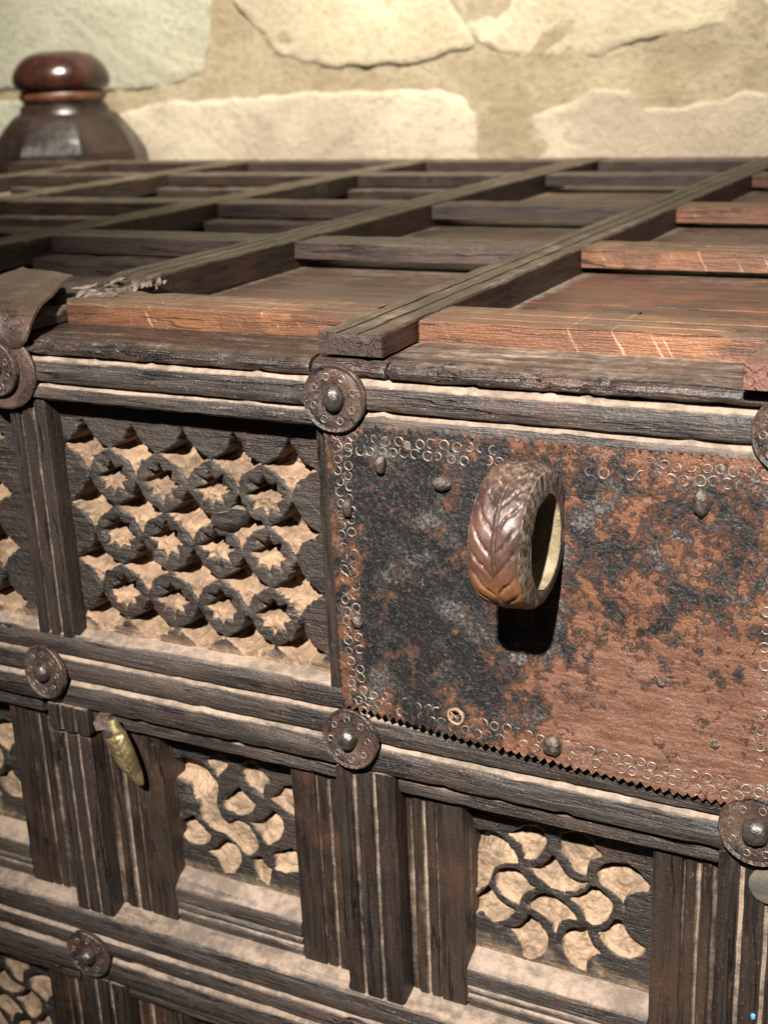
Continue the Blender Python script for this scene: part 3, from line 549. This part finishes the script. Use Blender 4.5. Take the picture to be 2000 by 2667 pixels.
# -- leaf-pierced panels with their moulded frames
def holes_of(H): return [crom(P, 4) for P in H]
def leafpanel(H, x0, x1, z0, z1, seed):
    hs = holes_of(H); cen = [(sum(p[0] for p in P)/len(P), sum(p[1] for p in P)/len(P), max(.008, .5*(max(p[1] for p in P)-min(p[1] for p in P))), .22) for P in H]
    clip = [[(min(x1-.0015, max(x0+.0015, a)), min(z1-.0015, max(z0+.0015, b))) for a, b in P] for P in hs]
    p_ = link('leaf_panel', carve('leaf_panel', clip, cen, x0, x1, z0, z1, .00052, .0010, .0011, .0046, .0150, .0040, .0009, seed, .00035, 0), 'leafp', chest); p_.location = (0, .026, 0)
    return p_
def frame(xa, xb, pa, pb):
    """stiles between posts (xa..xb) and panel (pa..pb); returns the parts"""
    out = []
    def stile(x_out, x_in, seed):
        s = 1 if x_in > x_out else -1; w_ = abs(x_in-x_out)
        Q = [(x_out, .036, 0), (x_out, .0150, .6), (x_out+s*w_*.10, .0150, .9), (x_out+s*w_*.14, .0128, .25), (x_out+s*w_*.26, .0128, .35), (x_out+s*w_*.30, .0150, 1.2), (x_out+s*w_*.33, .0150, 1.2), (x_out+s*w_*.37, .0128, .3),
             (x_out+s*w_*.50, .0128, .2), (x_out+s*w_*.53, .0148, 1.2), (x_out+s*w_*.56, .0122, .1), (x_out+s*(w_-.0012), .0120, 0, .6), (x_out+s*(w_-.0002), .0132, .2), (x_in+s*.0012, .0255, .75), (x_in+s*.0015, .036, 0)]
        o = sweep('stile', Q, 'z', -.4120, -.2570, 'stile', chest, .007, .00035, .0005, .002, seed); out.append(o)
    stile(xa, pa, 300+xa*50); stile(xb, pb, 330+xb*50)
    B = [(.036, -.3740, 0), (.0262, -.3740, 1.1), (.0200, -.3775, .9), (.0132, -.3828, .8), (.0120, -.3845, 0, .8), (.0118, -.3890, 0), (.0118, -.3945, 0, .5), (.0145, -.3958, 1.1), (.0132, -.3975, .75), (.0124, -.3992, .55), (.0126, -.4012, .5), (.0150, -.4026, 1.2),
         (.0134, -.4042, .8), (.0126, -.4060, .6), (.0128, -.4085, .4), (.0150, -.4100, .6), (.0150, -.4160, .3), (.036, -.4160, 0)]
    out.append(sweep('bottom_sub_rail', B, 'x', pa+.0002, pb-.0002, 'rail', chest, .007, .0004, .0005, .002, 360+xa*40))
    U = [(.036, -.2470, .8), (.0075, -.2470, 1.), (.0058, -.2482, .2, .6), (.0056, -.2520, 0), (.0060, -.2562, 0, .5), (.0085, -.2578, 0), (.036, -.2578, 0)]
    out.append(sweep('top_sub_rail', U, 'x', xa-.0, xb+.0, 'rail', chest, .007, .0005, .0008, .003, 380+xa*40))
    return out
M['stile'] = wood('stile_wood', 'z', (.0075, .0056, .0046), (.033, .0225, .016), (.10, .042, .025), redamt=.4, fibamt=.32)
L0 = leafpanel(PR, .060, .198, -.3790, -.2500, 3.); F0 = frame(.0292, .2290, .0695, .1895)
L1 = leafpanel(P1, -.172, -.048, -.3830, -.2500, 5.); F1 = frame(-.2120, -.0138, -.1605, -.0545)
for i in (-4, -3, -2, 1, 2):
    src, fs, base = (L0, F0, 0) if i % 2 == 0 else (L1, F1, -1)
    off = (PITCH*(i-base)+.0005, 0, 0); cptree(src, chest, off)
    for f_ in fs: cptree(f_, chest, off)
for i in range(-4, 3):                     # the tier below
    src, fs, base = (L0, F0, 0) if i % 2 == 0 else (L1, F1, -1)
    off = (PITCH*(i-base)+.0005*(i != base), 0, TZ); cptree(src, chest, off)
    for f_ in fs: cptree(f_, chest, off)

# ---------------------------------------------------------------- iron plate
def platemesh():
    NX, NZ = 104, 76; A, B_, C, D_ = (-.0045, -.0165), (.2640, -.0137), (.2640, -.2140), (-.0025, -.1978)
    V, idx = [], {}
    for i in range(NX+1):
        for j in range(NZ+1):
            u, v = i/NX, j/NZ
            if i in (0, NX): u += (.0 if j % 2 else .0035)*(1 if i else -1)*-1
            if j in (0, NZ): v += (0 if i % 2 else .015)*(-1 if j else 1)
            tx = A[0]+(B_[0]-A[0])*u; tz = A[1]+(B_[1]-A[1])*u; bx = D_[0]+(C[0]-D_[0])*u; bz = D_[1]+(C[1]-D_[1])*u
            x, z = tx+(bx-tx)*v, tz+(bz-tz)*v
            if j == NZ or j == 0 or i in (0, NX): x += rn.uniform(-.0004, .0004); z += rn.uniform(-.0006, .0006)
            y = -.0040-.0045*max(0, v)**4*math.sin(math.pi*min(1, max(0, u)))+noise.noise(Vector((x*22, 4, z*22)))*.0011+noise.noise(Vector((x*60, 1, z*60)))*.0005+noise.noise(Vector((x*190, 1, z*190)))*.00022
            V.append((x, y, z))
    n = len(V); hole = (.0752, -.1880)
    V += [(x, y+.0016, z) for x, y, z in V]; F = []
    W_ = NZ+1
    for i in range(NX):
        for j in range(NZ):
            a = i*W_+j; q = (a, a+1, a+W_+1, a+W_); cx = sum(V[k][0] for k in q)/4; cz = sum(V[k][2] for k in q)/4
            if (cx-hole[0])**2+(cz-hole[1])**2 < .0030**2: continue
            F.append(q); F.append(tuple(k+n for k in reversed(q)))
    for i in range(NX):
        for j in (0, NZ): a = i*W_+j; F.append((a, a+W_, a+W_+n, a+n))
    for j in range(NZ):
        for i in (0, NX): a = i*W_+j; F.append((a, a+1, a+1+n, a+n))
    return build(V, F, 'iron_plate', None, 50)
plate = link('iron_plate', platemesh(), 'plate', chest)
def py(x, z): 
    u, v = (x+.003)/.268, min(1, max(0, (-z-.015)/.19))
    return -.0040-.0045*v**4*math.sin(math.pi*min(1, max(0, u)))+noise.noise(Vector((x*22, 4, z*22)))*.0011
ring_me = None
def torus(R0, r0, a=20, b=6):
    V, F = [], []
    for i in range(a):
        for j in range(b):
            t, s = 2*math.pi*i/a, 2*math.pi*j/b; V.append(((R0+r0*math.cos(s))*math.cos(t), r0*math.sin(s)*.8, (R0+r0*math.cos(s))*math.sin(t)))
    for i in range(a):
        for j in range(b): F.append((i*b+j, ((i+1) % a)*b+j, ((i+1) % a)*b+(j+1) % b, i*b+(j+1) % b))
    return build(V, F, 'punched_ring', None, 180)
ring_me = torus(.0026, .00046); ring_me.materials.append(M['ring'])
def ring_at(x, z, y, parent, k=1.):
    o = bpy.data.objects.new('punched_ring', ring_me); COL.objects.link(o); o.parent = parent; o.location = (x, y, z); o.scale = (k, 1, k*1.04)
    o.rotation_euler = (rn.uniform(-.13, .13), rn.uniform(0, 6), rn.uniform(-.13, .13)); return o
def edge_rings(p, q, nrm, n):
    for row in (0, 1):
        for i in range(n):
            t = (i+.5+.5*row)/n
            if rn.random() < .05: continue
            x = p[0]+(q[0]-p[0])*t+nrm[0]*(.0078+.0066*row)+rn.uniform(-.0009, .0009); z = p[1]+(q[1]-p[1])*t+nrm[1]*(.0078+.0066*row)+rn.uniform(-.0009, .0009)
            if math.hypot(x, z) < .021 or math.hypot(x, z+.219) < .022 or math.hypot(x-.2475, z) < .02 or math.hypot(x-.2475, z+.2225) < .02 or (.105 < x < .15 and -.1 < z < -.021): continue
            ring_at(x, z, py(x, z)+rn.uniform(-.0001, .0003), plate, rn.uniform(.85, 1.08))
edge_rings((-.004, -.0165), (.262, -.014), (0, -1), 37); edge_rings((-.002, -.198), (.258, -.2135), (.05, 1), 36)
edge_rings((-.0045, -.02), (-.0025, -.197), (1, 0), 26); edge_rings((.264, -.02), (.264, -.21), (-1, 0), 20)
def rivet_me(r, h, seed):
    me = lathe('rivet', [(0, h), (r*.45, h*.95), (r*.78, h*.72), (r, h*.3), (r*1.02, 0), (r*.9, -.001)], 18, 'y', 1, .18, seed)
    for v in me.vertices: v.co += Vector((fr(v.co, 400+seed), 0, fr(v.co, 420)))*.0006
    return me
for x, z, r, h, sx, sz_ in ((.0314, -.0379, .0042, .0050, .85, 1.35), (.0694, -.0453, .0052, .0042, 1.15, .85), (.0088, -.067, .0040, .0048, .75, 1.5), (.2136, -.0402, .0052, .0048, .85, 1.4), (.1355, -.1939, .0056, .0052, 1.05, 1.1), (.0113, -.1385, .0042, .0036, 1.05, 1.0), (.0480, -.0262, .0036, .0018, 1, 1), (.226, -.176, .0024, .0012, 1, 1), (.196, -.1455, .0022, .0010, 1, 1)):
    o = link('rivet', rivet_me(r, h, x*99), 'rivet' if 'rivet' in M else 'iron', plate); o.location = (x, py(x, z), z); o.scale = (sx, 1, sz_)
hs_ = link('nail_hole', lathe('nail_hole', [(.0058, -.0006), (.0052, .0006), (.0042, .0008), (.0036, -.0006), (.0032, -.008), (0, -.009)], 24, 'y', 1, .1, 3), 'dust_rim' if 'dust_rim' in M else 'dust', plate); hs_.location = (.0752, py(.0752, -.188)-.0002, -.188)

# ---------------------------------------------------------------- handle loop
def loop():
    NA, NT = 220, 56; x0, x1 = .1130, .1410; V, F, D = [], [], []
    oc, orr = (-.0365, -.0575), (.0385, .0385); ic, irr = (-.0325, -.0615), (.0235, .0258)
    for i in range(NA):
        t = 2*math.pi*i/NA; c, s = math.cos(t), math.sin(t)          # t = pi faces the viewer
        for j in range(NT+1):                                         # outer skin
            u = -1+2*j/NT; cr = 1-.085*abs(u)**4
            front = max(0, -c)*.6+.4
            vein = abs(((t+abs(u)*.50+.07*noise.noise(Vector((u*2, t*4, 1)))) % .33)/.33-.5)*2; vein = max(0, 1-vein*3.0)*min(1, max(0, (.92-abs(u))*6))*min(1, abs(u)*6)*(.5+.8*abs(noise.noise(Vector((u*4, t*9, 3))))); mid = max(0, 1-abs(u-.06)/.09)
            y, z = oc[0]+orr[0]*c*cr, oc[1]+orr[1]*s*cr
            nr = Vector((0, c, s)); w_ = noise.noise(Vector((u*3, y*120, z*120)))*.0008
            d = w_*.5+noise.noise(Vector((u*1.3, y*45, z*45)))*.0009-.0020*vein*front-.0020*mid*front-.0016*max(0, s-.55)*2*abs(noise.noise(Vector((u*6, y*300, z*300))))
            V.append(((x0+x1)/2+(x1-x0)/2*u+noise.noise(Vector((u, y*40, z*40)))*.0006, y+nr.y*d, z+nr.z*d)); D.append(min(1, (vein+mid)*.55*front+max(0, s-.55)*1.2+max(0, abs(u)-.93)*14))
        for u in (1., -1.):                                           # inner edge
            y, z = ic[0]+irr[0]*c, ic[1]+irr[1]*s
            V.append(((x0+x1)/2+(x1-x0)/2*u*.97, y+noise.noise(Vector((u, y*150, z*150)))*.0006, z)); D.append(1.)
    k = NT+3
    for i in range(NA):
        a, b = i*k, ((i+1) % NA)*k
        for j in range(k): F.append((a+j, a+(j+1) % k, b+(j+1) % k, b+j))
    me = build(V, F, 'handle_loop', D, 50); return me
lp = link('handle_loop', loop(), 'loop', chest)
V, F = [], []
for i in range(64):                        # dusty, unpolished inside of the loop
    t = 2*math.pi*i/64; c, s_ = math.cos(t), math.sin(t)
    for j in range(9):
        u = -1+2*j/8; y, z = -.0325+.0232*c, -.0615+.0255*s_; k = noise.noise(Vector((u*2, y*120, z*120)))*.0007
        V.append((.127+.0135*u, y-c*(k+.0004), z-s_*(k+.0004)))
for i in range(64):
    for j in range(8): F.append((i*9+j, i*9+j+1, ((i+1) % 64)*9+j+1, ((i+1) % 64)*9+j))
link('loop_lining', build(V, F, 'loop_lining', None, 60), 'lining', lp)

# ---------------------------------------------------------------- rosettes
ro_me = [lathe('rosette', [(0, .0016), (.008, .0016), (.0105, .0026), (.0145, .0030), (.0172, .0024), (.0190, .0034), (.0198, .0022), (.0196, -.0015), (0, -.0015)], 40, 'y', 1, .03, s) for s in (1, 5)]
bo_me = [lathe('boss', [(0, .0092), (.0025, .0089), (.0046, .0078), (.0060, .0058), (.0066, .0034), (.0070, .0012), (.0068, 0)], 24, 'y', 1, .10, s) for s in (2, 8)]
for me in bo_me:
    for v in me.vertices: v.co += Vector((fr(v.co, 260), fr(v.co, 300), fr(v.co, 280)))*.0006
def rosette(x, z, y, k, mat='iron', s=1., nr=8):
    o = link('rosette', ro_me[k].copy() if False else ro_me[k], None, chest); o.location = (x, y, z); o.scale = (s, .85, s); o.rotation_euler = (rn.uniform(-.09, .09), rn.uniform(0, 6.2), rn.uniform(-.09, .09))
    if not ro_me[k].materials: ro_me[k].materials.append(M[mat])
    b = link('boss', bo_me[k], None, o); b.location = (rn.uniform(-.0008, .0008), -.0012, rn.uniform(-.0008, .0008)); b.scale = (rn.uniform(.92, 1.15), rn.uniform(.8, 1.1), rn.uniform(.92, 1.15))
    if not bo_me[k].materials: bo_me[k].materials.append(M['iron_black'])
    for i in range(nr):
        t = 2*math.pi*i/nr+.3; r = ring_at(.0132*math.cos(t), .0132*math.sin(t), -.0030, o, .72)
    return o
rosette(.0040, -.0015, -.0042, 0); rosette(-.2450, .0008, -.0062, 1, s=.95); rosette(.2560, -.0012, -.0046, 1)
rosette(-.2410, -.2175, -.0030, 1); rosette(.0018, -.2198, -.0032, 0); rosette(.2500, -.2235, -.0042, 1, s=1.04)
rosette(-.2365, -.4535, -.0030, 0); rosette(-.0060, -.4560, -.0030, 1); rosette(.2440, -.4560, -.0030, 0)
for i in (-5, -4, -3, -2, 2, 3):
    x = .002+PITCH*i
    for z in (0., -.218, -.454): rosette(x, z, -.0034, i % 2)

# ---------------------------------------------------------------- rusty strap over the lid edge, torn fibres
def ribbon(name, pts, mat, parent, th=.0018, nu=14):
    """pts: list of (left point, right point) along the strap"""
    V, F = [], []; n = len(pts)
    for i, (a, b) in enumerate(pts):
        for j in range(nu+1):
            p_ = Vector(a).lerp(Vector(b), j/nu); p_ += Vector((fr(p_, 60), fr(p_+Vector((2, 2, 2)), 60), fr(p_+Vector((5, 5, 5)), 60)))*.0014; V.append(tuple(p_))
    m_ = len(V); V += [(x, y+th*.7, z-th) for x, y, z in V]; w_ = nu+1
    for i in range(n-1):
        for j in range(nu): a = i*w_+j; F += [(a, a+1, a+w_+1, a+w_), (a+m_, a+w_+m_, a+w_+1+m_, a+1+m_)]
    for i in range(n-1):
        for j in (0, nu): a = i*w_+j; F.append((a, a+w_, a+w_+m_, a+m_))
    for j in range(nu):
        for i in (0, n-1): a = i*w_+j; F.append((a, a+1, a+1+m_, a+m_))
    return link(name, build(V, F, name, None, 60), mat, parent)
raw = [((-.262, -.0062, .016), (-.224, -.0062, .016)), ((-.268, -.0070, .024), (-.2165, -.0074, .022)), ((-.276, -.005, .033), (-.2135, -.0050, .031)), ((-.286, .004, .0385), (-.2135, .0030, .0375)), ((-.297, .024, .0405), (-.2210, .018, .0400)), ((-.308, .048, .0410), (-.2320, .040, .0412)), ((-.319, .074, .0412), (-.2450, .064, .0420)), ((-.331, .104, .0410), (-.2590, .088, .0425)), ((-.341, .128, .0408), (-.2680, .103, .0420)), ((-.349, .146, .0400), (-.2745, .114, .0410))]
strap = ribbon('iron_strap', raw, 'iron_rust', chest)
fl_ = link('strap_flange', lathe('strap_flange', [(.012, .0005), (.0255, .0012), (.0268, .0004), (.0266, -.0015), (.012, -.0015)], 36, 'y', 1, .05, 4), 'iron_rust', strap); fl_.location = (-.2420, -.0038, -.001)
rs = random.Random(21)
for i in range(26):
    x, y, z = -.256+rs.random()*.040, .072+rs.random()*.075, .028+rs.random()*.009; L = rs.uniform(.008, .022); yaw_ = rs.gauss(.4, .8); pit = rs.uniform(-.12, .5)
    dx, dy, dz = math.sin(yaw_)*L, math.cos(yaw_)*L*.9, math.sin(pit)*L*.45; V = []; r = rs.uniform(.0012, .0032)
    for k in range(6):
        t = k/5; rr = r*(1-abs(2*t-1)**2*.85)+.0001; cz_ = z+dz*t+.003*math.sin(t*3+i)*rs.uniform(.3, 1)
        for q in range(5): a = 2*math.pi*q/5; V.append((x+dx*t+rr*math.cos(a)*1.3, y+dy*t, cz_+rr*math.sin(a)*.7))
    F = [(k*5+q, k*5+(q+1) % 5, (k+1)*5+(q+1) % 5, (k+1)*5+q) for k in range(5) for q in range(5)]+[(0, 1, 2, 3, 4), (25, 26, 27, 28, 29)]
    link('splinter', build(V, F, 'splinter', None, 60), 'fibre', chest)

# ---------------------------------------------------------------- small things on the posts
def fleck(x, y, z, r, mat, name):
    me = lathe(name, [(0, r*.5), (r*.7, r*.35), (r, 0)], 9, 'y', 1.3, .5, x*40); o = link(name, me, mat, chest); o.location = (x, y, z)
fleck(-.0058, .0016, -.3657, .0021, 'blue', 'paint_fleck'); fleck(.2540, -.0010, -.3479, .0017, 'blue', 'paint_fleck')
wm = lathe('wood_plug', [(0, .0012), (.0085, .0010), (.0105, .0004), (.0108, -.001)], 24, 'y', 1.05, .06, 2); o = link('wood_plug', wm, 'plug' if 'plug' in M else 'lid_dull', chest); o.location = (.2578, -.0012, -.2590)

# ================================================================ brass leaf hanging under the base rail
def leaf():
    NU, NV = 48, 18; V, F = [], []; L = .0560
    for i in range(NU+1):
        t = i/NU; wd = .0098*(math.sin(math.pi*min(1, .12+t*.88))**.65)*(1-.10*t)+.0003
        if t < .2: wd *= .80+.2*abs(t-.10)/.10 if t > .06 else .9
        for j in range(NV+1):
            u = -1+2*j/NV; rib = abs(((t*11+abs(u)*1.5) % 1)-.5)*2
            h = .0056*(1-abs(u)**2.2)**.6*math.sin(math.pi*min(1, t*.9+.10))**.5
            if t > .22: h -= .0010*max(0, 1-rib*2.6)*(1-abs(u)**4); h -= .0008*max(0, 1-abs(u)/.12)
            if .17 < t < .23: h -= .0012*(1-abs(t-.2)/.03)
            V.append((u*wd*.86+.0035*t*t, -h-.003*math.sin(t*math.pi), -t*L))
    n = len(V); V += [(x, .0006-.003*math.sin(math.pi*min(1, -z/L)), z) for x, y, z in V]; w_ = NV+1
    for i in range(NU):
        for j in range(NV): a = i*w_+j; F += [(a, a+1, a+w_+1, a+w_), (a+n, a+w_+n, a+w_+1+n, a+1+n)]
        for j in (0, NV): a = i*w_+j; F.append((a, a+w_, a+w_+n, a+n))
    for j in range(NV):
        for i in (0, NU): a = i*w_+j; F.append((a, a+1, a+1+n, a+n))
    return build(V, F, 'leaf_blade', None, 40)
bl = tag(bpy.data.objects.new('brass_leaf', None), 'small brass leaf-shaped pendant hanging under the chest rail beside the cracked post', 'pendant'); COL.objects.link(bl)
bl.location = (-.1870, -.0040, -.2435); bl.rotation_euler = (R(2), R(-14), R(18))
o = _link('leaf_blade', leaf(), 'brass', bl)
o = _link('hanging_tab', box(-.0115, -.0015, -.0040, .0120, -.0052, .0016, 'hanging_tab'), 'fibre', bl)
o = _link('dark_inlay', lathe('dark_inlay', [(0, .0016), (.0030, .0012), (.0038, 0)], 20, 'y', .9), 'iron_black', bl); o.location = (-.0030, -.0052, -.0085)
